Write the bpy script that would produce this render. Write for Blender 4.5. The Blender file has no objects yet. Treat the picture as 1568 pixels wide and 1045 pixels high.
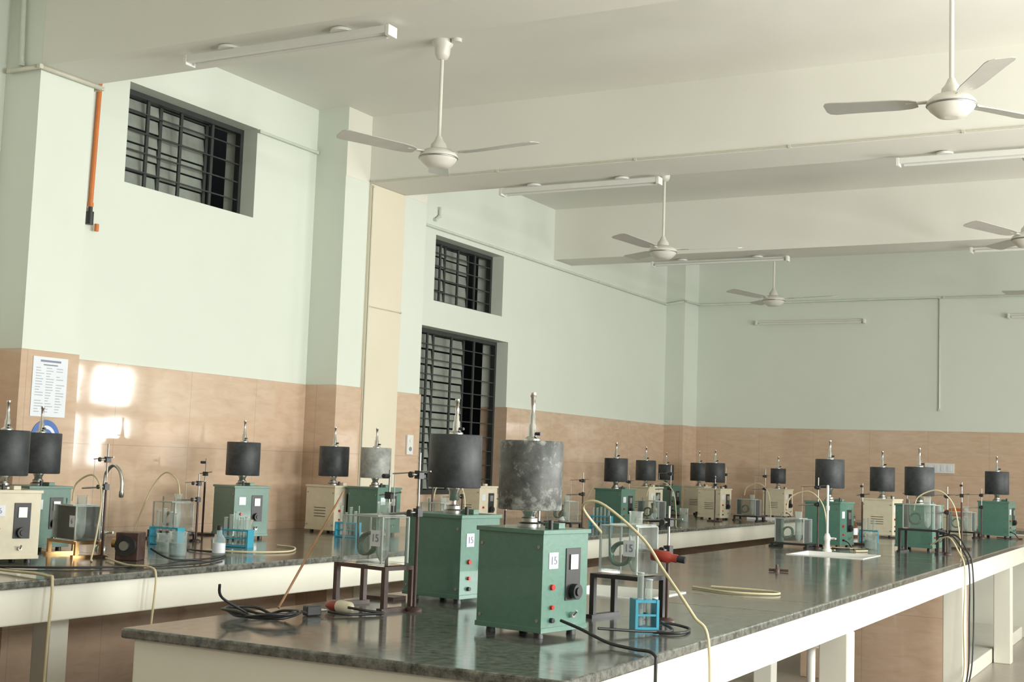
import bpy, math, random
from mathutils import Vector, Matrix
random.seed(7)
scn=bpy.context.scene
scn.view_settings.view_transform='Standard'
scn.view_settings.look='None'
scn.view_settings.exposure=0.0

# ------------------------------------------------------------------ materials
MATS={}
def mat(name,col,rough=.5,metal=0.,var=.06,scale=12.,bump=0.,spec=.5,coat=0.,trans=0.,emit=None):
    if name in MATS: return MATS[name]
    m=bpy.data.materials.new(name);m.use_nodes=True;nt=m.node_tree;b=nt.nodes['Principled BSDF']
    b.inputs['Roughness'].default_value=rough;b.inputs['Metallic'].default_value=metal
    b.inputs['Specular IOR Level'].default_value=spec
    b.inputs['Coat Weight'].default_value=coat
    b.inputs['Transmission Weight'].default_value=trans
    tc=nt.nodes.new('ShaderNodeTexCoord');n=nt.nodes.new('ShaderNodeTexNoise')
    n.inputs['Scale'].default_value=scale;n.inputs['Detail'].default_value=4
    nt.links.new(tc.outputs['Object'],n.inputs['Vector'])
    r=nt.nodes.new('ShaderNodeValToRGB')
    r.color_ramp.elements[0].position=.3;r.color_ramp.elements[1].position=.7
    r.color_ramp.elements[0].color=[c*(1-var) for c in col]+[1]
    r.color_ramp.elements[1].color=[min(1,c*(1+var)) for c in col]+[1]
    nt.links.new(n.outputs['Fac'],r.inputs['Fac']);nt.links.new(r.outputs['Color'],b.inputs['Base Color'])
    if bump:
        bp=nt.nodes.new('ShaderNodeBump');bp.inputs['Strength'].default_value=bump;bp.inputs['Distance'].default_value=.01
        nt.links.new(n.outputs['Fac'],bp.inputs['Height']);nt.links.new(bp.outputs['Normal'],b.inputs['Normal'])
    MATS[name]=m;return m

def mat_tile():
    m=bpy.data.materials.new('dado_marble_tile');m.use_nodes=True;nt=m.node_tree;b=nt.nodes['Principled BSDF']
    L=nt.links.new;N=nt.nodes.new
    g=N('ShaderNodeNewGeometry');sx=N('ShaderNodeSeparateXYZ');L(g.outputs['Position'],sx.inputs[0])
    ad=N('ShaderNodeMath');L(sx.outputs[0],ad.inputs[0]);L(sx.outputs[1],ad.inputs[1])
    cb=N('ShaderNodeCombineXYZ');L(ad.outputs[0],cb.inputs[0]);L(sx.outputs[2],cb.inputs[1])
    br=N('ShaderNodeTexBrick');br.offset=0;br.inputs['Scale'].default_value=1
    br.inputs['Brick Width'].default_value=.6;br.inputs['Row Height'].default_value=.45
    br.inputs['Mortar Size'].default_value=.0022;br.inputs['Mortar Smooth'].default_value=.3
    L(cb.outputs[0],br.inputs['Vector'])
    mp=N('ShaderNodeMapping');mp.inputs['Rotation'].default_value=(0,0,.9);mp.inputs['Scale'].default_value=(2,7,1)
    L(cb.outputs[0],mp.inputs['Vector'])
    n=N('ShaderNodeTexNoise');n.inputs['Scale'].default_value=3.2;n.inputs['Detail'].default_value=8;n.inputs['Distortion'].default_value=.8
    L(mp.outputs[0],n.inputs['Vector'])
    r=N('ShaderNodeValToRGB');e=r.color_ramp.elements
    e[0].position=.3;e[0].color=(.57,.405,.285,1);e[1].position=.68;e[1].color=(.65,.485,.36,1)
    L(n.outputs['Fac'],r.inputs['Fac'])
    mx=N('ShaderNodeMix');mx.data_type='RGBA';L(br.outputs['Fac'],mx.inputs[0]);L(r.outputs[0],mx.inputs[6]);mx.inputs[7].default_value=(.46,.35,.27,1)
    L(mx.outputs[2],b.inputs['Base Color'])
    b.inputs['Roughness'].default_value=.055;b.inputs['Specular IOR Level'].default_value=.85
    n2=N('ShaderNodeTexNoise');n2.inputs['Scale'].default_value=2.5;L(cb.outputs[0],n2.inputs['Vector'])
    bp=N('ShaderNodeBump');bp.inputs['Strength'].default_value=.015;bp.inputs['Distance'].default_value=.05;L(n2.outputs['Fac'],bp.inputs['Height']);L(bp.outputs[0],b.inputs['Normal'])
    return m
TILE=mat_tile()
def mat_granite():
    m=bpy.data.materials.new('granite_dark_green');m.use_nodes=True;nt=m.node_tree;b=nt.nodes['Principled BSDF']
    L=nt.links.new;N=nt.nodes.new
    g=N('ShaderNodeNewGeometry')
    n=N('ShaderNodeTexNoise');n.inputs['Scale'].default_value=34;n.inputs['Detail'].default_value=6;n.inputs['Roughness'].default_value=.75
    L(g.outputs['Position'],n.inputs['Vector'])
    r=N('ShaderNodeValToRGB');e=r.color_ramp.elements
    e[0].position=.36;e[0].color=(.035,.04,.037,1);e[1].position=.72;e[1].color=(.24,.245,.215,1)
    L(n.outputs['Fac'],r.inputs['Fac']);L(r.outputs[0],b.inputs['Base Color'])
    n2=N('ShaderNodeTexNoise');n2.inputs['Scale'].default_value=4;L(g.outputs['Position'],n2.inputs['Vector'])
    mr=N('ShaderNodeMapRange');mr.inputs[3].default_value=.06;mr.inputs[4].default_value=.20
    L(n2.outputs['Fac'],mr.inputs[0]);L(mr.outputs[0],b.inputs['Roughness'])
    b.inputs['Specular IOR Level'].default_value=.9
    return m
GRAN=mat_granite()
def mat_drum(name,dark,light,lo,hi,rough=.6):
    m=bpy.data.materials.new(name);m.use_nodes=True;nt=m.node_tree;b=nt.nodes['Principled BSDF']
    L=nt.links.new;N=nt.nodes.new
    tc=N('ShaderNodeTexCoord');n=N('ShaderNodeTexNoise');n.inputs['Scale'].default_value=14;n.inputs['Detail'].default_value=9;n.inputs['Roughness'].default_value=.7
    L(tc.outputs['Object'],n.inputs['Vector'])
    r=N('ShaderNodeValToRGB');e=r.color_ramp.elements;e[0].position=lo;e[0].color=(*dark,1);e[1].position=hi;e[1].color=(*light,1)
    L(n.outputs['Fac'],r.inputs['Fac']);L(r.outputs[0],b.inputs['Base Color']);b.inputs['Roughness'].default_value=rough
    return m
DRUM=mat_drum('smoked_drum_paper',(.022,.026,.03),(.065,.07,.075),.4,.75,.5)
def mat_worn():
    m=mat_drum('worn_smoked_drum',(.05,.054,.054),(.15,.155,.15),.38,.7,.48);nt=m.node_tree;b=nt.nodes['Principled BSDF'];L=nt.links.new;N=nt.nodes.new
    tc=N('ShaderNodeTexCoord');sp=N('ShaderNodeSeparateXYZ');L(tc.outputs['Object'],sp.inputs[0])
    n=N('ShaderNodeTexNoise');n.inputs['Scale'].default_value=38;n.inputs['Detail'].default_value=10;n.inputs['Roughness'].default_value=.7;L(tc.outputs['Object'],n.inputs['Vector'])
    w=N('ShaderNodeValToRGB');e=w.color_ramp.elements;e[0].position=.345;e[0].color=(1,1,1,1);e[1].position=.41;e[1].color=(.15,.15,.15,1)
    x=w.color_ramp.elements.new(.52);x.color=(.15,.15,.15,1);x=w.color_ramp.elements.new(.55);x.color=(.8,.8,.8,1)
    L(sp.outputs[2],w.inputs['Fac'])
    a=N('ShaderNodeMath');a.operation='MULTIPLY_ADD';L(w.outputs[0],a.inputs[0]);a.inputs[1].default_value=.19;L(n.outputs['Fac'],a.inputs[2])
    r=N('ShaderNodeValToRGB');e=r.color_ramp.elements;e[0].position=.58;e[0].color=(0,0,0,1);e[1].position=.76;e[1].color=(.9,.9,.9,1);L(a.outputs[0],r.inputs['Fac'])
    mx=N('ShaderNodeMix');mx.data_type='RGBA';old=b.inputs['Base Color'].links[0].from_socket
    L(r.outputs[0],mx.inputs[0]);L(old,mx.inputs[6]);mx.inputs[7].default_value=(.36,.37,.34,1);L(mx.outputs[2],b.inputs['Base Color'])
    return m
DRUMW=mat_worn()
DRUMS=mat_drum('bare_drum_aluminium',(.2,.21,.2),(.42,.43,.4),.35,.65,.4)
def mat_clear(name,tint,gl=.14,ior=1.4):
    m=bpy.data.materials.new(name);m.use_nodes=True;nt=m.node_tree;nt.nodes.clear();L=nt.links.new;N=nt.nodes.new
    o=N('ShaderNodeOutputMaterial');t=N('ShaderNodeBsdfTransparent');t.inputs[0].default_value=(*tint,1)
    g=N('ShaderNodeBsdfGlossy');g.inputs['Roughness'].default_value=.05
    f=N('ShaderNodeBsdfDiffuse');f.inputs[0].default_value=(.7,.75,.72,1)
    fr=N('ShaderNodeFresnel');fr.inputs[0].default_value=ior
    a=N('ShaderNodeMixShader');L(fr.outputs[0],a.inputs[0]);L(t.outputs[0],a.inputs[1]);L(g.outputs[0],a.inputs[2])
    c=N('ShaderNodeMixShader');c.inputs[0].default_value=gl;L(a.outputs[0],c.inputs[1]);L(f.outputs[0],c.inputs[2]);L(c.outputs[0],o.inputs[0])
    return m
ACR=mat_clear('clear_acrylic',(.985,.995,.99),.05,1.18)
ACRE=mat_clear('acrylic_edge',(.85,.92,.88),.55)
GLS=mat_clear('tube_glass',(.92,.97,.95),.26,1.3)

GREENW=mat('wall_paint_mint',(.70,.745,.665),.6,var=.015,scale=2)
CREAM=mat('wall_paint_cream',(.76,.745,.655),.6,var=.02,scale=2)
COLC=mat('column_paint_beige',(.73,.675,.53),.5,var=.02,scale=3)
CEIL=mat('ceiling_paint',(.775,.765,.70),.7,var=.02,scale=1.5)
APR=mat('bench_cream_paint',(.77,.755,.66),.5,var=.04,scale=4)
KGRN=mat('hammertone_green_enamel',(.085,.195,.148),.34,var=.06,scale=60,bump=.05,coat=.2)
KCRM=mat('cream_enamel',(.68,.62,.47),.38,var=.05,scale=20)
CHR=mat('chromed_steel',(.62,.62,.6),.22,1.)
STEEL=mat('dull_steel',(.36,.36,.34),.4,1.)
BLK=mat('black_plastic',(.02,.02,.022),.4,var=.2)
RUST=mat('brown_painted_iron',(.07,.035,.028),.45,var=.3,scale=30)
DARKG=mat('window_grille_paint',(.03,.034,.032),.5,var=.2)
SHUT=mat('window_shutter_slats',(.25,.275,.24),.6,var=.15)
WHT=mat('white_enamel',(.74,.74,.70),.35,var=.02)
FANW=mat('fan_white_enamel',(.72,.70,.63),.3,var=.03)
FAND=mat('fan_blade_metal',(.56,.55,.51),.32,.2,var=.05)
BLUE=mat('blue_plastic',(.05,.34,.48),.35,var=.05)
ORG=mat('orange_pvc',(.62,.18,.04),.45)
RED=mat('red_bakelite',(.28,.035,.02),.3)
REDL=mat('red_lamp',(.5,.03,.02),.25)
RUB=mat('rubber_tubing_amber',(.64,.56,.36),.45)
RUBW=mat('tubing_white',(.68,.68,.6),.4)
COILG=mat('green_glass_coil',(.10,.17,.13),.2)
PAP=mat('paper_white',(.72,.75,.8),.35,var=.02)
INK=mat('printed_ink',(.22,.25,.33),.6)
INKL=mat('printed_ink_light',(.40,.43,.5),.6)
SBLU=mat('sign_blue',(.03,.12,.42),.3)
PIPE=mat('conduit_painted',(.6,.65,.56),.5)
PIPEC=mat('conduit_cream',(.6,.58,.48),.5)
FLOOR=mat('floor_terrazzo',(.36,.31,.26),.3,var=.12,scale=30)
BLOCK=mat('blocker_dark',(.05,.05,.05),.9)  # near-black, so the added box behind the left windows stays dark
WOOD=mat('wooden_stick',(.36,.2,.1),.5,var=.2)
BRASS=mat('brass',(.45,.28,.12),.35,1.)
AMB=mat('amber_bottle_glass',(.12,.05,.02),.15)

# ------------------------------------------------------------------ mesh builder
class Bd:
    def __init__(s): s.v=[];s.f=[];s.m=[];s.sm=[];s.slots=[]
    def slot(s,m):
        if m not in s.slots: s.slots.append(m)
        return s.slots.index(m)
    def add(s,vs,fs,m,smooth=False):
        o=len(s.v);s.v+=[tuple(v) for v in vs];k=s.slot(m)
        for f in fs: s.f.append([i+o for i in f]);s.m.append(k);s.sm.append(smooth)
    def box(s,c,d,m,rz=0,M=None,top=1.0):
        hx,hy,hz=d[0]/2,d[1]/2,d[2]/2
        vs=[]
        for z,k in((-hz,1),(hz,top)):
            for x,y in((-hx,-hy),(hx,-hy),(hx,hy),(-hx,hy)): vs.append(Vector((x*k,y*k,z)))
        T=Matrix.Translation(c)@Matrix.Rotation(rz,4,'Z')
        if M is not None: T=T@M
        vs=[T@v for v in vs]
        s.add(vs,[(0,3,2,1),(4,5,6,7),(0,1,5,4),(1,2,6,5),(2,3,7,6),(3,0,4,7)],m)
    def bb(s,x0,x1,y0,y1,z0,z1,m):
        s.box(((x0+x1)/2,(y0+y1)/2,(z0+z1)/2),(x1-x0,y1-y0,z1-z0),m)
    def cyl(s,p0,p1,r0,m,r1=None,seg=16,caps=True):
        r1=r0 if r1 is None else r1
        p0=Vector(p0);p1=Vector(p1);a=(p1-p0).normalized()
        u=a.orthogonal().normalized();w=a.cross(u);vs=[]
        for p,r in((p0,r0),(p1,r1)):
            for i in range(seg):
                t=2*math.pi*i/seg;vs.append(p+u*math.cos(t)*r+w*math.sin(t)*r)
        s.add(vs,[(i,(i+1)%seg,seg+(i+1)%seg,seg+i) for i in range(seg)],m,True)
        if caps: s.add(vs,[tuple(range(seg-1,-1,-1)),tuple(range(seg,2*seg))],m)
    def lathe(s,c,prof,m,seg=32,caps=True):
        c=Vector(c);vs=[];n=len(prof)
        for r,z in prof:
            for i in range(seg):
                t=2*math.pi*i/seg;vs.append(c+Vector((r*math.cos(t),r*math.sin(t),z)))
        fs=[]
        for k in range(n-1):
            for i in range(seg):
                j=(i+1)%seg;fs.append((k*seg+i,k*seg+j,(k+1)*seg+j,(k+1)*seg+i))
        s.add(vs,fs,m,True)
        if caps: s.add(vs,[tuple(range(seg-1,-1,-1)),tuple(range((n-1)*seg,n*seg))],m)
    def tube(s,pts,r,m,seg=8,sub=8,closed=False):
        P=[Vector(p) for p in pts];Q=[]
        n=len(P)
        if sub>1:
            for i in range(n-1):
                p0=P[max(i-1,0)];p1=P[i];p2=P[i+1];p3=P[min(i+2,n-1)]
                for k in range(sub):
                    t=k/sub
                    Q.append(.5*((2*p1)+(p2-p0)*t+(2*p0-5*p1+4*p2-p3)*t*t+(3*p1-p0-3*p2+p3)*t**3))
            Q.append(P[-1])
        else: Q=P
        vs=[];u=None
        for i,q in enumerate(Q):
            a=(Q[min(i+1,len(Q)-1)]-Q[max(i-1,0)])
            a=a.normalized() if a.length>1e-9 else Vector((0,0,1))
            if u is None: u=a.orthogonal().normalized()
            u=(u-a*u.dot(a));u=u.normalized() if u.length>1e-6 else a.orthogonal().normalized()
            w=a.cross(u)
            for j in range(seg):
                t=2*math.pi*j/seg;vs.append(q+u*math.cos(t)*r+w*math.sin(t)*r)
        fs=[]
        for i in range(len(Q)-1):
            for j in range(seg):
                k=(j+1)%seg;fs.append((i*seg+j,i*seg+k,(i+1)*seg+k,(i+1)*seg+j))
        s.add(vs,fs,m,True)
        s.add(vs,[tuple(range(seg-1,-1,-1)),tuple(range((len(Q)-1)*seg,len(Q)*seg))],m)
    def done(s,name,loc=(0,0,0),rz=0,bevel=0,bseg=2,M=None):
        me=bpy.data.meshes.new(name);me.from_pydata(s.v,[],s.f)
        for m in s.slots: me.materials.append(m)
        for p,k,sm in zip(me.polygons,s.m,s.sm): p.material_index=k;p.use_smooth=sm
        me.update()
        o=bpy.data.objects.new(name,me);scn.collection.objects.link(o)
        o.location=loc;o.rotation_euler=(0,0,rz)
        if bevel:
            b=o.modifiers.new('Bevel','BEVEL');b.width=bevel;b.segments=bseg;b.limit_method='ANGLE';b.angle_limit=math.radians(50)
        return o

def grid_wall(b,plane,a0,a1,z0,z1,holes,thick0,thick1,zt,proud=.01,sign=1,paint=None):
    paint=paint or GREENW
    A=sorted({a0,a1}|{h[0] for h in holes}|{h[1] for h in holes})
    Z=sorted({z0,z1,zt}|{h[2] for h in holes}|{h[3] for h in holes})
    for i in range(len(A)-1):
        for j in range(len(Z)-1):
            ca=(A[i]+A[i+1])/2;cz=(Z[j]+Z[j+1])/2
            if any(h[0]<ca<h[1] and h[2]<cz<h[3] for h in holes): continue
            m=TILE if cz<zt else paint
            t0,t1=thick0,thick1
            if cz<zt:
                if sign>0: t1+=proud
                else: t0-=proud
            if plane=='X': b.bb(t0,t1,A[i],A[i+1],Z[j],Z[j+1],m)
            else: b.bb(A[i],A[i+1],t0,t1,Z[j],Z[j+1],m)

XL=-5.35;XP=-5.10;YW=14.0;XR=2.7;Y0=-3.0;ZC=3.68;ZB=3.21;ZD=1.80
# ------------------------------------------------------------------ shell
b=Bd()
WIN=[(5.31,6.43,2.82,3.395),(8.64,9.76,2.57,3.09),(8.40,9.89,1.06,2.36)]
grid_wall(b,'X',Y0,YW,0,ZC,WIN,XL-.25,XL,ZD)
def pillar(b,y0,y1,xp=XP,x0=XL,ztop=ZB):
    b.bb(x0,xp+.01,y0-.01,y1+.01,0,ZD,TILE);b.bb(x0,xp,y0,y1,ZD,ZC,GREENW)
    if ztop<ZC: b.bb(xp,xp+.003,y0,y1,ztop,ZC,CREAM)
pillar(b,4.46,4.81);pillar(b,7.06,8.09)
b.bb(XP+.001,XP+.02,7.34,7.77,0,ZB-.002,COLC)
pillar(b,13.57,14.0,-5.13,XL,ZC)
b.done('wall_left')
b=Bd();grid_wall(b,'Y',XL-.25,XR+.25,0,ZC,[],YW,YW+.2,ZD,sign=-1);b.done('wall_back')
b=Bd()
RWS=[(13.1,.8),(9.3,.95),(5.9,.95),(2.5,.95),(-.9,.95)]
RW=[(y-h,y+h,1.05,2.5) for y,h in RWS]
grid_wall(b,'X',Y0,YW,0,ZC,RW,XR,XR+.25,.9,sign=-1);b.done('wall_right')
b=Bd();grid_wall(b,'Y',XL-.25,XR+.25,0,ZC,[],Y0-.2,Y0,ZD);b.done('wall_front')
b=Bd();b.bb(XL-.25,XR+.25,Y0-.2,YW+.2,ZC,ZC+.15,CEIL);b.done('ceiling')
b=Bd();b.bb(XL-.25,XR+.25,Y0-.2,YW+.2,-.1,0,FLOOR);b.done('floor')
for y0,y1,x0 in((4.46,4.81,XP+.004),(7.34,7.77,XP+.004),(10.72,11.1,XL),(.75,1.1,XL)):
    b=Bd();b.bb(x0,XR,y0,y1,ZB,ZC,CEIL);b.done('ceiling_beam')
b=Bd();b.bb(-6.6,-6.5,Y0,YW+1,-.1,4.2,BLOCK);b.bb(-6.5,XL-.25,Y0,YW+1,4.1,4.2,BLOCK);b.bb(-6.5,XL-.25,Y0,YW+1,-.1,0,BLOCK)  # closed dark box added outside the left windows to block sky light
b.bb(-6.5,XL-.25,YW+.9,YW+1,0,4.1,BLOCK);b.bb(-6.5,XL-.25,Y0,Y0+.1,0,4.1,BLOCK);b.done('skylight_blocker')

def grille(y0,y1,z0,z1,nv,nh,open_frac,name,pitch=.095):
    b=Bd();x=XL-.12;fr=.03
    for a0,a1,c0,c1 in((y0,y1,z0,z0+fr),(y0,y1,z1-fr,z1),(y0,y0+fr,z0+fr,z1-fr),(y1-fr,y1,z0+fr,z1-fr)):
        b.bb(x-.03,x+.01,a0,a1,c0,c1,DARKG)
    for i in range(1,nv):
        y=y0+(y1-y0)*i/nv;b.bb(x-.012,x+.0,y-.011,y+.011,z0+fr,z1-fr,DARKG)
    for i in range(1,nh):
        z=z0+(z1-z0)*i/nh;b.bb(x-.004,x+.006,y0+fr,y1-fr,z-.004,z+.004,DARKG)
    xs=x-.05;ye=y0+(y1-y0)*(1-open_frac);w=(ye-y0)/2
    for k in range(2):
        a=y0+k*w;c=a+w;xx=xs-.03*k
        for q0,q1,r0,r1 in((a,c,z0,z0+.03),(a,c,z1-.03,z1),(a,a+.025,z0+.03,z1-.03),(c-.025,c,z0+.03,z1-.03)):
            b.bb(xx-.012,xx+.012,q0,q1,r0,r1,DARKG)
        n=int((z1-z0)/pitch)
        for i in range(n):
            z=z0+.03+(z1-z0-.06)*(i+.5)/n
            b.box((xx,(a+c)/2,z),(.006,c-a-.05,(z1-z0-.06)/n*.9),SHUT,M=Matrix.Rotation(math.radians(-8),4,'Y'))
    b.done(name)
grille(5.31,6.43,2.82,3.395,4,5,.22,'window_1')
grille(8.64,9.76,2.57,3.09,4,5,.24,'window_2')
grille(8.40,9.89,1.06,2.36,4,11,.28,'window_3',.12)
for i,(a0,a1,z0,z1) in enumerate(RW):
    b=Bd();x=XR+.08;am=(a0+a1)/2-.18
    for y,h in ((a0+.03,.03),(am,.09),(a1-.03,.03)): b.bb(x,x+.05,y-h,y+h,z0,z1,DARKG)
    for z,h in ((z0+.03,.03),(1.85,.1),(z1-.03,.03)): b.bb(x+.001,x+.049,a0,a1,z-h,z+h,DARKG)
    b.done('window_%d'%(i+4))

# ------------------------------------------------------------------ conduits
def conduit(pts,r,m,name='wall_conduit',clip=.022,every=1.4):
    b=Bd();b.tube(pts,r,m,sub=1,seg=8);C=[]
    for p,q in zip(pts[:-1],pts[1:]):
        p=Vector(p);q=Vector(q);n=max(1,int((q-p).length/every))
        for i in range(n+1):
            c=p.lerp(q,i/n)
            if all((c-d).length>.03 for d in C): C.append(c);b.box(c,(clip,clip,clip),m)
    b.done(name)
conduit([(XL+.012,8.1,3.14),(XL+.012,13.53,3.14),(-5.1,13.53,3.17),(-5.1,13.97,3.18),(-2.48,YW-.012,3.19),(-2.48,YW-.012,2.02)],.011,PIPE)
conduit([(-2.44,YW-.012,3.19),(2.5,YW-.012,3.19)],.011,PIPE)
conduit([(XL+.012,6.44,3.38),(XL+.012,7.04,3.38)],.010,PIPE)
conduit([(XL+.014,8.60,3.20),(XL+.014,8.66,3.24),(XL+.014,8.66,3.30)],.012,PIPE)
conduit([(XP-.2,4.44,3.20),(XP+.014,4.44,3.20),(XP+.014,4.85,3.20),(XP-.1,4.85,3.2)],.013,PIPEC)
conduit([(XP-.12,4.44,3.23),(XP-.14,4.44,3.67)],.013,PIPE)
conduit([(XP+.04,7.333,3.22),(XR,7.333,3.22)],.005,PIPEC,clip=.016,every=.9)
conduit([(XP+.027,7.35,3.19),(XP+.027,7.35,1.0)],.005,PIPEC,clip=.016)
conduit([(XP+.027,7.36,2.36),(XP+.027,7.76,2.36)],.004,PIPEC,clip=.012)
conduit([(XL+.016,5.08,3.66),(XL+.016,5.06,2.64)],.012,ORG,'orange_conduit')
b=Bd();b.cyl((XL+.022,5.055,2.53),(XL+.022,5.055,2.60),.02,BLK);b.cyl((XL+.022,5.055,2.60),(XL+.022,5.055,2.625),.012,BLK);b.cyl((XL+.03,5.10,2.50),(XL+.03,5.10,2.54),.012,ORG);b.done('conduit_end_cap')

# ------------------------------------------------------------------ fans
def fan(x,y,ang,r=.62,zh=3.01):
    b=Bd()
    b.lathe((0,0,ZC-zh-.11),[(.012,0),(.03,.005),(.042,.03),(.045,.07),(.058,.085),(.06,.11)],FANW,24)
    b.cyl((0,0,.08),(0,0,ZC-zh-.05),.0105,FANW,seg=12)
    b.lathe((0,0,.045),[(.048,0),(.043,.03),(.03,.045),(.022,.06),(.016,.075)],FANW,24)
    b.lathe((0,0,-.055),[(.03,-.004),(.06,.0),(.075,.012),(.095,.03),(.108,.05),(.11,.062),(.102,.075),(.08,.095),(.045,.105)],FANW,40)
    b.lathe((0,0,-.008),[(.1085,0),(.112,.004),(.1085,.01)],STEEL,40)
    for k in range(3):
        a=math.radians(ang+120*k);R=Matrix.Rotation(a,4,'Z')
        T=R@Matrix.Translation((0,0,.014))@Matrix.Rotation(math.radians(-2.5),4,'Y')@Matrix.Rotation(math.radians(11),4,'X')
        pr=[(.15,.03),(.18,.045),(.24,.055),(.45,.06),(r-.04,.066),(r-.012,.058),(r,.035)]
        vs=[]
        for dz in(0,-.004):
            for xx,w in pr: vs.append(T@Vector((xx,w,dz-abs(w)*.05)))
            for xx,w in reversed(pr): vs.append(T@Vector((xx,-w,dz)))
        n=len(pr)*2
        fs=[tuple(range(n)),tuple(range(2*n-1,n-1,-1))]+[(i,(i+1)%n,n+(i+1)%n,n+i) for i in range(n)]
        b.add(vs,fs,FAND)
        b.box(T@Vector((.14,0,.002)),(.12,.035,.006),FANW,rz=a)
    b.cyl((.09,0,ZC-zh-.02),(.09,0,ZC-zh),.03,FANW,seg=16)
    return b.done('ceiling_fan',(x,y,zh))
fan(-3.79,6.11,1,.61);fan(-1.02,6.02,60,.575);fan(-3.77,9.46,18);fan(-3.80,12.5,5);fan(-1.12,9.66,0);fan(-3.80,2.9,70,.68);fan(-1.05,2.9,20);fan(-1.1,12.5,40)

def tubelight(x0,x1,y,z,side=1,mount='top'):
    b=Bd();L=x1-x0
    b.bb(-L/2,L/2,-.016,.016,-.014,.02,WHT)
    b.cyl((-L/2+.03,side*.034,-.012),(L/2-.03,side*.034,-.012),.012,WHT,seg=12)
    for s in(-1,1):
        y0,y1=(-.018,.05) if side>0 else (-.05,.018)
        b.bb(s*L/2-.010,s*L/2+.010,y0,y1,-.026,.022,WHT)
        if mount=='top': b.lathe((s*L*.28,0,.02),[(.05,0),(.05,.012),(.035,.018)],WHT,20)
    b.done('fluorescent_tube_light',((x0+x1)/2,y,z),bevel=.003)
tubelight(-4.25,-3.11,4.57,ZB-.039);tubelight(-4.27,-3.12,7.72,ZB-.039);tubelight(-1.61,-.4,7.72,ZB-.039)
tubelight(-4.47,-3.22,11.0,ZB-.039,-1);tubelight(-1.70,-.45,11.0,ZB-.039,-1)
tubelight(-4.43,-3.25,YW-.02,2.96,-1,'wall');tubelight(-1.80,-.6,YW-.02,2.98,-1,'wall')

# ------------------------------------------------------------------ benches
ZT=.85
def slab(b,x0,x1,y0,y1,holes=()):
    Y=sorted({y0,y1}|{h[2] for h in holes}|{h[3] for h in holes})
    for j in range(len(Y)-1):
        cy=(Y[j]+Y[j+1])/2;hs=[h for h in holes if h[2]<cy<h[3]]
        if not hs: b.bb(x0,x1,Y[j],Y[j+1],ZT-.028,ZT,GRAN)
        else:
            h=hs[0];b.bb(x0,h[0],Y[j],Y[j+1],ZT-.028,ZT,GRAN);b.bb(h[1],x1,Y[j],Y[j+1],ZT-.028,ZT,GRAN)
FX0,FX1,FY0,FY1=-2.60,-1.27,2.67,12.1
sinks=[(-2.2,-1.80,4.45,4.85),(-2.2,-1.75,7.55,8.0)]
b=Bd();slab(b,FX0,FX1,FY0,FY1,sinks);ZA=ZT-.029
b.bb(FX1-.07,FX1-.03,FY0+.1,FY1-.1,.69,ZA,APR);b.bb(FX0+.03,FX0+.07,FY0+.1,FY1-.1,.69,ZA,APR)
b.bb(FX0+.03,FX1-.03,FY0+.02,FY0+.1,0,ZA,APR);b.bb(FX0+.03,FX1-.03,FY1-.1,FY1-.02,0,ZA,APR)
for y in(5.42,8.2,10.25):
    b.bb(FX1-.15,FX1-.032,y-.06,y+.06,0,.689,APR);b.bb(FX0+.032,FX0+.15,y-.06,y+.06,0,.689,APR);b.bb(FX0+.071,FX1-.071,y-.05,y+.05,.72,ZA,APR)
b.bb(FX0+.2,FX1-.1,8.6,8.75,0,.68,TILE);b.bb(FX0+.2,FX1-.16,6.6,6.7,0,.12,APR)
b.bb(FX0+.2,FX1-.16,8.75,11.9,0,.1,APR)
for y in(6.1,9.35):
    b.bb(-1.80,-1.50,y-.14,y+.14,.54,.70,WHT);b.cyl((-1.65,y,.2),(-1.65,y,.54),.02,WHT)
b.done('lab_bench',bevel=.006)
for s in sinks:
    b=Bd();x0,x1,y0,y1=[s[0]+.002,s[1]-.002,s[2]+.002,s[3]-.002];t=.015
    b.bb(x0,x1,y0,y1,.6,.62,WHT)
    for q in((x0,x0+t,y0,y1),(x1-t,x1,y0,y1),(x0+t,x1-t,y0,y0+t),(x0+t,x1-t,y1-t,y1)): b.bb(q[0],q[1],q[2],q[3],.62,ZT+.004,WHT)
    b.cyl(((x0+x1)/2,(y0+y1)/2,.62),((x0+x1)/2,(y0+y1)/2,.625),.03,STEEL);b.cyl(((x0+x1)/2,(y0+y1)/2,.3),((x0+x1)/2,(y0+y1)/2,.6),.02,WHT)
    b.done('ceramic_sink')
LX1=-3.73
b=Bd()
for y0,y1,xb in((.5,4.44,XL+.012),(4.44,4.83,XP+.022),(4.83,7.04,XL+.012),(7.04,8.11,XP+.03),(8.11,13.24,XL+.012)):
    slab(b,xb,LX1,y0,y1)
b.bb(LX1-.06,LX1-.03,.52,13.24,.69,ZA,APR)
for y in(.56,3.9,7.2,10.4):
    b.bb(LX1-.5,LX1-.061,y-.05,y+.05,.69,ZA,APR)
    b.bb(LX1-.5,LX1-.4,y-.05,y+.05,0,.689,APR)
b.done('lab_bench',bevel=.006)
b=Bd();slab(b,XL+.012,2.4,13.245,13.54);slab(b,-5.11,2.4,13.54,YW-.012);b.bb(LX1-.029,2.38,13.28,13.31,.69,ZA,APR)
for x in(-3.4,-1.8,-.2,1.2,2.3): b.bb(x-.06,x+.06,13.32,YW-.012,0,ZA,APR)
b.done('lab_bench',bevel=.006)

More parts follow.
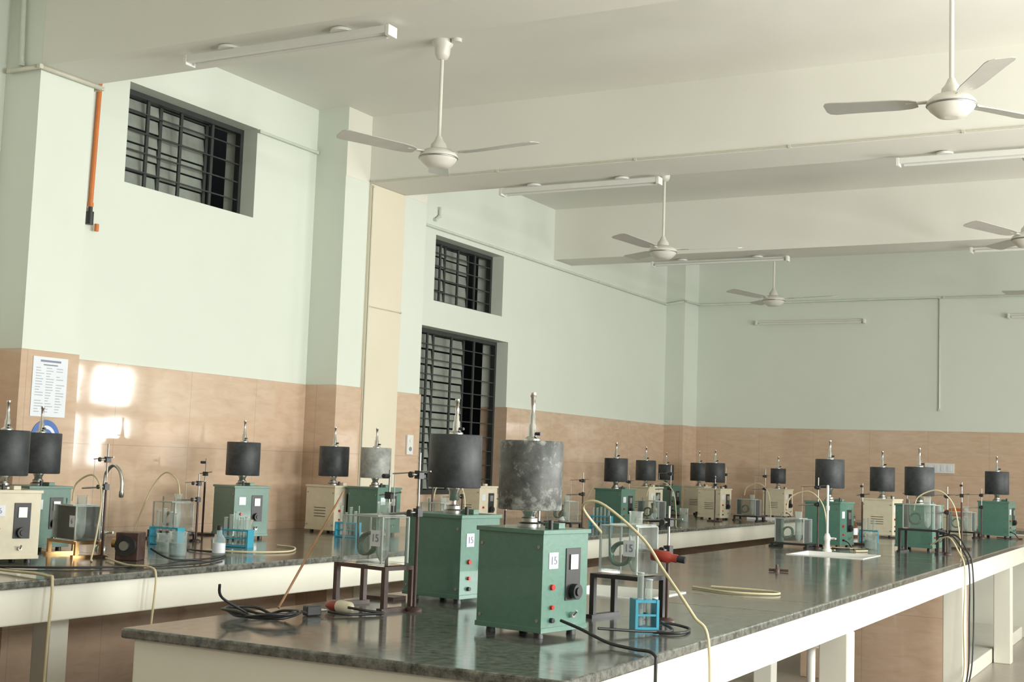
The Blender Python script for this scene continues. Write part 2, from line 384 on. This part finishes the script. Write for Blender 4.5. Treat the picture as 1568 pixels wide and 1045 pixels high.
# ------------------------------------------------------------------ kymographs
def text(body,size,M,parent,m,name='label_text'):
    t=bpy.data.curves.new(name,'FONT');t.body=body;t.size=size;t.align_x='CENTER';t.align_y='CENTER';t.extrude=.0004
    o=bpy.data.objects.new(name,t);scn.collection.objects.link(o);t.materials.append(m);o.parent=parent;o.matrix_local=M
    return o
RX=Matrix.Rotation(math.pi/2,4,'X');RZ=Matrix.Rotation(math.pi/2,4,'Z')
def kymo(x,y,rot,body=None,drum=None,label=None,dz=0,dr=.095,hasdrum=True,hdrum=.19,toprod=.13,w=.245,d=.215,ox=0,lead=True):
    body=body or KGRN;drum=drum or DRUM
    b=Bd();h=.269;z0=.018
    b.box((0,0,z0+h/2),(w,d,h),body)
    b.box((0,0,z0+h+.004),(w+.012,d+.012,.012),body)
    b.box((0,0,z0+.006),(w+.006,d+.006,.014),body)
    for sx in(-1,1):
        for sy in(-1,1): b.cyl((sx*(w/2-.03),sy*(d/2-.03),0),(sx*(w/2-.03),sy*(d/2-.03),z0),.014,BLK,r1=.012,seg=12)
    for sx in(-1,1):
        for zz in(.05,.25): b.cyl((sx*(w/2-.014),-d/2-.003,zz),(sx*(w/2-.014),-d/2,zz),.005,STEEL,seg=8)
    if body is KCRM:
        for i in range(4): b.bb(-.05,.05,-d/2-.0015,-d/2,.10+i*.018,.104+i*.018,BLK)
    zt=z0+h+.010
    X=w/2
    b.bb(X,X+.003,.0,.068,.10,.245,BLK)
    b.cyl((X+.003,.034,.125),(X+.022,.034,.125),.021,BLK,seg=20);b.cyl((X+.022,.034,.125),(X+.027,.034,.125),.012,BLK,seg=16)
    b.bb(X+.003,X+.007,.016,.052,.185,.228,STEEL)
    b.bb(X,X+.002,-.078,-.036,.19,.235,PAP)
    b.cyl((X,-.062,.14),(X+.008,-.062,.14),.008,REDL,seg=14);b.cyl((X,-.062,.085),(X+.008,-.062,.085),.006,REDL,seg=14)
    b.cyl((X,.03,.06),(X+.012,.03,.06),.008,CHR,seg=12);b.cyl((X+.01,.03,.06),(X+.022,.03,.072),.004,CHR,seg=10)
    b.cyl((X,-.062,.05),(X+.01,-.062,.05),.007,BLK,seg=10)
    if lead:
        q=random.uniform(-.06,.06)
        b.tube([(X+.008,-.062,.05),(X+.04,-.065,.035),(X+.07,-.08,.006),(X+.12,-.10+q,.006),(X+.10,-.16,.006),(X+.02,-.17+q,.006),(X-.08,-.15,.006)],.004,BLK)
    b.lathe((ox,0,zt),[(.034,0),(.034,.01),(.024,.014),(.024,.026),(.012,.03)],STEEL,24)
    b.box((.06,.02,zt+.008),(.05,.03,.016),body);b.cyl((.09,-.04,zt),(.09,-.04,zt+.025),.007,BLK,seg=10)
    if hasdrum:
        zb=.352+dz;zt2=zb+hdrum
        b.cyl((ox,0,zt),(ox,0,zt2+.03),.009,CHR,seg=16)
        b.lathe((ox,0,zb-.045),[(.014,0),(.018,.004),(.018,.03),(.024,.04),(.024,.045)],CHR,20)
        b.lathe((ox,0,zb),[(.03,.004),(dr-.006,.004),(dr-.003,0),(dr,.004),(dr,hdrum-.004),(dr-.003,hdrum),(dr-.007,hdrum-.003),(.03,hdrum-.006)],drum,56)
        b.lathe((ox,0,zt2-.006),[(.024,0),(.024,.012),(.014,.018),(.012,.05),(.0085,.055),(.0085,toprod*.55),(.0065,toprod*.58),(.0065,toprod*.9),(.009,toprod*.92),(.008,toprod)],CHR,20)
        b.cyl((ox+.01,0,zt2+.02),(ox+.032,0,zt2+.02),.005,BLK,seg=10)
    o=b.done('kymograph',(x,y,ZT),math.radians(rot),bevel=.0035)
    if label:
        text(label,.032,Matrix.Translation((w/2+.003,-.057,.212))@RZ@RX,o,INK)
    return o
kymo(-1.715,3.365,-11,KGRN,DRUMW,'15',dr=.092,hdrum=.198,toprod=.145,dz=-.006,w=.232,d=.21,ox=-.018,lead=False)
kymo(-2.33,3.95,-8,KGRN,DRUM,'15',hdrum=.185,dz=.033,dr=.092,lead=False)
kymo(-4.43,3.84,-22,KCRM,DRUM,'6',ox=-.03,lead=False)
kymo(-4.84,4.38,-10,KGRN,DRUM,w=.22,lead=False)
kymo(-4.87,5.88,-22,KGRN,DRUM)
kymo(-4.93,6.84,-8,KCRM,DRUM,lead=False)
kymo(-4.63,6.87,-8,KGRN,DRUMS)
kymo(-4.87,8.57,-8,KCRM,DRUM,hasdrum=False)
kymo(-4.25,9.76,-8,KGRN,DRUM)
kymo(-4.69,11.47,-15,KCRM,DRUM)
kymo(-4.98,12.73,-10,KGRN,DRUM,dr=.08,hdrum=.16)
kymo(-4.80,13.23,-10,KCRM,DRUM)
kymo(-4.25,12.16,-10,KCRM,DRUM,lead=False)
kymo(-4.06,13.62,-8,KCRM,DRUM,dr=.08,hdrum=.16)
kymo(-2.23,8.65,-10,KGRN,DRUM,dz=.03)
kymo(-2.29,10.49,-8,KCRM,DRUM)
kymo(-1.71,8.94,-8,KGRN,DRUM,lead=False)
kymo(-1.58,11.53,-8,KGRN,DRUM)

# ------------------------------------------------------------------ organ baths
def bath(x,y,rot,fh=.14,frame=None,tw=.2,td=.12,th=.15,rod=.5,hose=None,name='organ_bath',label=None):
    b=Bd();frame=frame or RUST
    for sx in(-1,1):
        X=sx*(tw/2+.02)
        for sy in(-1,1):
            b.bb(X-.008,X+.008,sy*(td/2)-.008,sy*(td/2)+.008,.012,fh-.012,frame)
        b.bb(X-.012,X+.012,-td/2-.02,td/2+.02,0,.012,frame)
        b.bb(X-.008,X+.008,-td/2-.008,td/2+.008,fh-.012,fh,frame)
    b.bb(-tw/2-.012,tw/2+.012,-td/2-.006,-td/2+.006,fh-.012,fh-.001,frame);b.bb(-tw/2-.012,tw/2+.012,td/2-.006,td/2+.006,fh-.012,fh-.001,frame)
    z=fh+.001;t=.004
    b.bb(-tw/2,tw/2,-td/2,td/2,z,z+.006,ACR)
    for q in((-tw/2,-tw/2+t,-td/2,td/2),(tw/2-t,tw/2,-td/2,td/2),(-tw/2+t,tw/2-t,-td/2,-td/2+t),(-tw/2+t,tw/2-t,td/2-t,td/2)):
        b.bb(*q,z+.006,z+th,ACR)
    for sx in(-1,1):
        for sy in(-1,1): b.bb(sx*(tw/2-.002)-.003,sx*(tw/2-.002)+.003,sy*(td/2-.002)-.003,sy*(td/2-.002)+.003,z+.006,z+th,ACRE)
    for sy in(-1,1): b.bb(-tw/2,tw/2,sy*(td/2-.002)-.003,sy*(td/2-.002)+.003,z+th,z+th+.003,ACRE)
    for sx in(-1,1): b.bb(sx*(tw/2-.002)-.003,sx*(tw/2-.002)+.003,-td/2+.006,td/2-.006,z+th,z+th+.003,ACRE)
    pts=[]
    for i in range(61):
        a=i/60*math.pi*2*3;pts.append((-tw*.2+.036*math.cos(a),-.01+.012*math.sin(a)+.02*i/60,z+.062+.034*math.sin(a)))
    b.tube(pts,.0055,COILG,sub=1,seg=8)
    b.cyl((-tw*.2-.036,-.01,z+.06),(-tw*.2-.04,-.01,z+th+.03),.004,COILG,seg=8)
    b.lathe((tw*.18,0,z+.012),[(.006,-.004),(.012,.004),(.02,.02),(.021,.05),(.021,th+.03),(.024,th+.036)],GLS,24,caps=False)
    b.cyl((tw*.18,0,z+.01),(tw*.18,0,z+.07),.008,GLS,seg=14)
    b.bb(tw*.1-.05,tw*.1+.05,-td/2,td/2,z+th+.003,z+th+.008,ACRE)
    if label: b.bb(tw/2-.05,tw/2-.008,-td/2-.002,-td/2-.0002,z+.06,z+.11,PAP)
    rx,ry=tw/2+.045,td/2-.01
    b.lathe((rx,ry,0),[(.026,0),(.026,.008),(.01,.014)],RUST,18)
    b.cyl((rx,ry,0),(rx,ry,rod*.66),.006,RUST,seg=10);b.cyl((rx,ry,rod*.66),(rx,ry,rod),.004,STEEL,seg=10)
    for zz in(rod*.62,rod*.86):
        b.box((rx,ry,zz),(.022,.022,.026),BLK);b.cyl((rx,ry-.01,zz),(rx,ry-.035,zz),.004,STEEL,seg=8);b.cyl((rx,ry-.035,zz),(rx,ry-.042,zz),.010,BLK,seg=12)
    b.cyl((rx-.12,ry,rod*.86),(rx+.05,ry,rod*.86+.012),.0022,STEEL,seg=6)
    b.cyl((rx-.11,ry,rod*.86),(rx-.11,ry,z+th),.0012,STEEL,seg=6)
    b.cyl((rx,ry,rod*.62),(tw*.15,0,rod*.60),.004,STEEL,seg=8)
    if hose: b.tube(hose,.0042,RUB)
    o=b.done(name,(x,y,ZT),math.radians(rot))
    if label: text(label,.034,Matrix.Translation((tw/2-.029,-td/2-.003,z+.085))@RX,o,INK)
    return o
def H(s=1,k=1): return [(-.05*s,0,.24*k),(-.02*s,0,.32*k),(.10*s,.01,.36*k),(.20*s,.0,.28*k),(.25*s,-.04,.12),(.27*s,-.07,.01),(.33*s,-.10,.008)]
bath(-2.38,3.55,-12,.14,RUST,tw=.18,label='15')
bath(-1.63,3.86,-10,.14,BLK,tw=.14,rod=.36,label='15')
bath(-4.46,4.27,-15,.07,BRASS,hose=H(),label='6')
bath(-4.95,5.42,-12,.05,BLK,rod=.36,hose=H(-1))
bath(-4.22,6.98,-12,.06,RUST,rod=.42,hose=H())
bath(-2.37,8.30,-10,.03,BLK,rod=.45,hose=H())
bath(-1.62,8.55,-8,.15,BLK,rod=.42,hose=H(1,1.1))
bath(-1.80,11.15,-8,.05,BLK,rod=.4)
bath(-4.05,10.05,-8,.05,BLK,hose=H())
bath(-4.65,10.6,-8,.05,BRASS,rod=.4,hose=H(-1))
bath(-3.92,12.2,-10,.05,BLK,hose=H())
bath(-4.45,12.6,-10,.05,BLK)
bath(-4.30,8.9,-10,.05,BLK,rod=.42)

def rack(x,y,rot,n=5,w=.17):
    b=Bd();d=.06
    for sx in(-1,1): b.box((sx*w/2,0,.045),(.008,d,.09),BLUE)
    b.box((0,0,.006),(w-.008,d,.008),BLUE)
    for zz,th in((.085,.008),(.045,.006)):
        b.box((0,-d/2+.006,zz),(w-.008,.008,th),BLUE);b.box((0,d/2-.006,zz),(w-.008,.008,th),BLUE)
    for i in range(n):
        xx=-w/2+w*(i+.7)/(n+.4);hh=.165+random.uniform(-.02,.02)
        b.cyl((xx,0,.012),(xx,0,hh),.0095,GLS,seg=14,caps=False);b.cyl((xx,0,.014),(xx,0,.06),.0085,GLS,seg=14);b.lathe((xx,0,hh-.003),[(.0095,0),(.012,.002),(.0095,.004)],ACRE,14)
    return b.done('test_tube_rack',(x,y,ZT),math.radians(rot))
rack(-4.42,5.31,8);rack(-4.72,5.13,5,4);rack(-4.56,6.50,5,4,.14);rack(-4.20,9.38,5);rack(-2.15,9.43,5,3,.12);rack(-1.49,3.66,40,2,.065)

def beaker(x,y,r,h):
    b=Bd();b.lathe((0,0,0),[(r*.9,0),(r,.006),(r,h-.004),(r+.004,h)],GLS,28,caps=False);b.cyl((0,0,.0),(0,0,.004),r*.9,GLS,seg=28)
    b.lathe((0,0,.004),[(r-.003,0),(r-.003,h*.5)],GLS,28)
    b.done('glass_beaker',(x,y,ZT))
beaker(-4.62,5.62,.045,.12);beaker(-4.12,6.6,.04,.11);beaker(-2.42,4.25,.045,.13);beaker(-4.42,9.95,.04,.12);beaker(-1.95,8.62,.04,.11)
beaker(-4.18,4.62,.04,.11);beaker(-4.36,4.72,.032,.09);beaker(-4.2,11.2,.04,.12)
def bottle(x,y,m,s=1):
    b=Bd();b.lathe((0,0,0),[(.03*s,0),(.033*s,.005),(.033*s,.09*s),(.014*s,.115*s),(.014*s,.14*s)],m,22);b.lathe((0,0,.135*s),[(.017*s,0),(.017*s,.022*s),(.014*s,.026*s)],BLK,18);b.lathe((0,0,.02*s),[(.0335*s,0),(.0337*s,.05*s)],PAP,22)
    b.done('reagent_bottle',(x,y,ZT))
bottle(-4.52,9.35,AMB);bottle(-4.42,11.0,AMB);bottle(-4.30,7.3,AMB,.9);bottle(-2.42,10.1,AMB);bottle(-4.05,4.75,GLS,.9)

def stand(x,y,h):
    b=Bd();b.box((0,0,.006),(.12,.08,.012),RUST);b.cyl((0,0,.012),(0,0,h*.7),.006,RUST,seg=10);b.cyl((0,0,h*.7),(0,0,h),.0042,STEEL,seg=10)
    b.box((0,0,h*.8),(.024,.02,.024),BLK);b.cyl((-.04,0,h*.8),(.05,0,h*.83),.003,STEEL,seg=8);b.cyl((0,-.01,h*.95),(0,-.04,h*.95),.008,BLK,seg=12)
    b.done('clamp_stand',(x,y,ZT))
stand(-5.16,5.90,.44);stand(-2.42,4.5,.42);stand(-1.86,3.68,.36);stand(-4.42,7.22,.44);stand(-2.12,9.1,.42);stand(-1.5,9.3,.45);stand(-2.5,3.8,.44)
stand(-4.05,11.6,.42);stand(-2.2,11.0,.42)

def tap(x,y,rot,h=.38,m=None,r=.0105,reach=.112):
    m=m or CHR;b=Bd();k=reach/.112
    b.lathe((0,0,0),[(.028,0),(.028,.01),(.018,.02),(.016,.06),(.02,.07),(.02,.09),(.012,.11)],m,20)
    pts=[(0,0,.1),(0,0,h-.08),(.012*k,0,h-.03),(.05*k,0,h),(.09*k,0,h-.02),(.11*k,0,h-.07),(.112*k,0,h-.13)]
    b.tube(pts,r,m,seg=12);b.lathe((reach,0,h-.15),[(.008,0),(.012,.006),(.012,.03)],m,14)
    b.cyl((0,0,.08),(0,.045,.08),.007,m,seg=10);b.box((0,.05,.08),(.05,.01,.01),m)
    b.done('laboratory_tap',(x,y,ZT),math.radians(rot))
tap(-2.10,8.1,-75,.40,m=WHT,r=.008,reach=.06);tap(-4.66,4.62,0,.40,r=.0085)

# ------------------------------------------------------------------ hoses, cords
def cord(name,pts,r,m,sub=8):
    b=Bd();b.tube(pts,r,m,sub=sub,seg=8);return b.done(name)
cord('rubber_hose',[(-1.70,3.80,1.12),(-1.71,3.68,1.20),(-1.64,3.66,1.215),(-1.5,3.65,1.12),(-1.42,3.62,1.035),(-1.354,3.58,.975),(-1.30,3.57,.91),(-1.258,3.57,.85),(-1.25,3.57,.6),(-1.25,3.56,.2)],.0046,RUB)
cord('power_cord',[(-1.59,3.30,.90),(-1.52,3.28,.885),(-1.42,3.24,.862),(-1.33,3.2,.858),(-1.262,3.17,.855),(-1.252,3.16,.8),(-1.25,3.15,.5),(-1.25,3.15,.1)],.0045,BLK)
cord('rubber_hose',[(-4.3,3.52,.86),(-4.0,3.5,.86),(-3.76,3.47,.86),(-3.715,3.46,.83),(-3.712,3.45,.6),(-3.712,3.44,.1)],.0055,RUB)
cord('rubber_hose',[(-4.2,4.2,.86),(-3.9,4.02,.86),(-3.76,4.0,.862),(-3.715,3.99,.83),(-3.712,3.98,.7),(-3.72,3.97,.5)],.0045,RUB)
cord('power_cord',[(-4.33,3.7,.9),(-4.25,3.66,.857),(-4.1,3.66,.857),(-3.9,3.9,.857),(-3.8,4.3,.857),(-3.9,4.6,.857)],.0045,BLK)
cord('power_cord',[(-4.10,4.36,.90),(-4.0,4.4,.857),(-3.95,4.6,.857),(-4.1,4.85,.857),(-4.35,4.9,.857),(-4.5,5.05,.857)],.0045,BLK)
cord('rubber_hose',[(-4.3,4.95,.857),(-4.1,5.0,.857),(-4.0,5.2,.857),(-4.15,5.45,.857),(-4.3,5.5,.857)],.0045,RUB)
cord('rubber_hose',[(-4.0,6.9,.857),(-3.85,7.1,.857),(-3.9,7.4,.857),(-4.1,7.5,.857)],.0045,RUB)
for i,(dy,m) in enumerate(((0,BLK),(.12,BLK),(-.15,RUB))):
    cord('power_cord' if m is BLK else 'rubber_hose',[(-1.5,8.35+dy,1.0-.04*i),(-1.38,8.22+dy,.98),(-1.30,8.12+dy,.90),(-1.255,8.05+dy,.80),(-1.25,8.02+dy*1.3,.5),(-1.25,8.0+dy,.25),(-1.26,7.9+dy,.12)],.0045,m)
pts=[(-2.53,2.98,.95),(-2.535,3.0,.91)]
for i in range(22):
    a=2.6+i*.82;rr=1+.25*math.sin(i*1.7);pts.append((-2.43+.10*rr*math.cos(a),3.05+.085*rr*math.sin(a),.858+.022*abs(math.sin(i*.9))))
pts+=[(-2.36,3.13,.875),(-2.39,3.21,.862)]
cord('power_cord',pts,.0042,BLK,6)
b=Bd();b.box((0,0,.016),(.05,.03,.03),BLK);b.cyl((.025,.008,.016),(.045,.008,.016),.003,CHR);b.cyl((.025,-.008,.016),(.045,-.008,.016),.003,CHR);b.done('mains_plug',(-2.39,3.24,ZT),1.2,bevel=.004)
cord('power_cord',[(-2.33,3.34,.872),(-2.28,3.36,.865),(-2.24,3.40,.857),(-2.3,3.30,.857),(-2.36,3.28,.862)],.004,BLK)
cord('power_cord',[(-1.54,3.44,.87),(-1.44,3.55,.86),(-1.40,3.66,.856),(-1.46,3.72,.87),(-1.38,3.74,.856),(-1.36,3.62,.856),(-1.43,3.58,.856)],.0042,BLK)
cord('rubber_hose',[(-1.85,5.05,.856),(-1.65,4.95,.856),(-1.5,5.02,.856),(-1.55,5.12,.856),(-1.8,5.13,.856)],.0045,RUB)
cord('rubber_hose',[(-2.2,8.4,.857),(-2.0,8.45,.857),(-1.9,8.3,.857),(-1.95,8.2,.857)],.005,RUB)
b=Bd();b.lathe((0,0,-.055),[(.006,-.01),(.012,0),(.018,.02),(.018,.045)],RED,18);b.lathe((0,0,-.01),[(.0185,0),(.0195,.006),(.017,.05),(.008,.06)],KCRM,18)
o=b.done('power_plug',(-2.37,3.36,ZT+.02));o.rotation_euler=(math.radians(90),0,math.radians(80))
b=Bd();b.lathe((0,0,-.05),[(.01,0),(.018,.004),(.018,.06),(.013,.065),(.013,.085)],RED,20);b.cyl((0,0,.035),(0,0,.06),.011,BLK)
o=b.done('rubber_stopper_handle',(-1.49,3.83,ZT+.205));o.rotation_euler=(0,math.radians(96),math.radians(5))
b=Bd();b.lathe((0,0,0),[(.014,0),(.014,.012),(.008,.016),(.006,.035)],RUST,14);b.cyl((-.04,.0,.008),(.05,.02,.008),.006,RUST,seg=10);b.done('rubber_stopper',(-1.85,6.21,ZT))
cord('wooden_rod',[(-2.555,3.29,.856),(-2.58,3.64,1.21)],.004,WOOD,1)
b=Bd();b.box((0,0,.06),(.10,.10,.12),RUST);b.cyl((0,-.05,.065),(0,-.075,.065),.045,BLK,seg=28);b.cyl((0,-.075,.065),(0,-.09,.065),.02,STEEL,seg=20);b.cyl((-.08,0,.07),(-.05,0,.07),.02,BRASS)
b.done('speed_regulator',(-4.16,4.30,ZT),math.radians(25),bevel=.004)
b=Bd();b.box((0,0,.01),(.35,.25,.02),PAP);b.done('paper_stack',(-3.95,12.85,ZT),.2)
b=Bd();b.box((0,0,.07),(.26,.2,.14),KCRM);b.box((0,0,.145),(.27,.21,.01),KCRM);b.done('storage_box',(-1.95,11.75,ZT),-.1,bevel=.004)
b=Bd();b.lathe((0,0,-.09),[(.02,0),(.035,.02),(.035,.12),(.018,.15),(.018,.17)],ORG,18);b.lathe((0,0,.08),[(.02,0),(.02,.025),(.016,.03)],PAP,18)
o=b.done('plastic_bottle',(-1.95,11.72,ZT+.186));o.rotation_euler=(0,math.radians(-90),.1)

# ------------------------------------------------------------------ wall items
b=Bd();b.bb(XP+.011,XP+.0135,4.525,4.745,1.475,1.77,PAP)
x=XP+.0135
b.bb(x,x+.0006,4.57,4.70,1.745,1.755,INK);b.bb(x,x+.0006,4.59,4.68,1.728,1.734,INK)
for i in range(17):
    z=1.715-i*.0135
    for c in range(3):
        if random.random()<.85: b.bb(x,x+.0006,4.545+c*.065,4.545+c*.065+.02+random.random()*.035,z-.002,z+.002,INKL)
b.done('wall_notice')
b=Bd()
b.cyl((XP+.011,4.63,1.37),(XP+.014,4.63,1.37),.09,SBLU,seg=40);b.cyl((XP+.014,4.63,1.37),(XP+.016,4.63,1.37),.062,PAP,seg=40);b.cyl((XP+.016,4.63,1.37),(XP+.017,4.63,1.37),.045,SBLU,seg=40)
o=b.done('round_safety_sign')
b=Bd();b.bb(XP+.011,XP+.025,7.92,8.0,1.36,1.5,WHT);b.cyl((XP+.025,7.96,1.46),(XP+.03,7.96,1.46),.012,WHT);b.cyl((XP+.025,7.96,1.40),(XP+.03,7.96,1.40),.015,INK);b.done('wall_switch',bevel=.002)
b=Bd();b.bb(-2.62,-2.33,YW-.025,YW-.01,1.37,1.47,WHT)
for k in range(4): b.bb(-2.59+.065*k,-2.55+.065*k,YW-.029,YW-.025,1.39,1.45,PAP)
b.done('wall_socket',bevel=.002)

# ------------------------------------------------------------------ lights
for (a0,a1,z0,z1),e in zip(RW,(105,185,345,250,70)):
    l=bpy.data.lights.new('window_daylight','AREA');l.shape='RECTANGLE';l.size=z1-z0;l.size_y=a1-a0;l.energy=e*1.12;l.color=(.99,1,.955)
    o=bpy.data.objects.new('window_daylight',l);scn.collection.objects.link(o);o.location=(XR+.22,(a0+a1)/2,(z0+z1)/2)
    o.rotation_euler=(0,math.radians(90),0)
w=bpy.data.worlds.new('World');scn.world=w;w.use_nodes=True;bg=w.node_tree.nodes['Background'];bg.inputs[0].default_value=(.85,.93,1,1);bg.inputs[1].default_value=1.0

# ------------------------------------------------------------------ camera
f=2001.82;yaw=math.radians(28.2468);pit=math.radians(5.3017);roll=math.radians(-1.97988)
F=Vector((-math.sin(yaw)*math.cos(pit),math.cos(yaw)*math.cos(pit),math.sin(pit)));R0=Vector((math.cos(yaw),math.sin(yaw),0));D0=F.cross(R0)
c,s=math.cos(roll),math.sin(roll);R=c*R0+s*D0;D=-s*R0+c*D0
cam=bpy.data.cameras.new('camera');cam.sensor_width=36;cam.lens=f/1568*36;cam.clip_start=.05
co=bpy.data.objects.new('camera',cam);scn.collection.objects.link(co)
M=Matrix(((R.x,-D.x,-F.x,0),(R.y,-D.y,-F.y,0),(R.z,-D.z,-F.z,1.33),(0,0,0,1)))
co.matrix_world=M;scn.camera=co
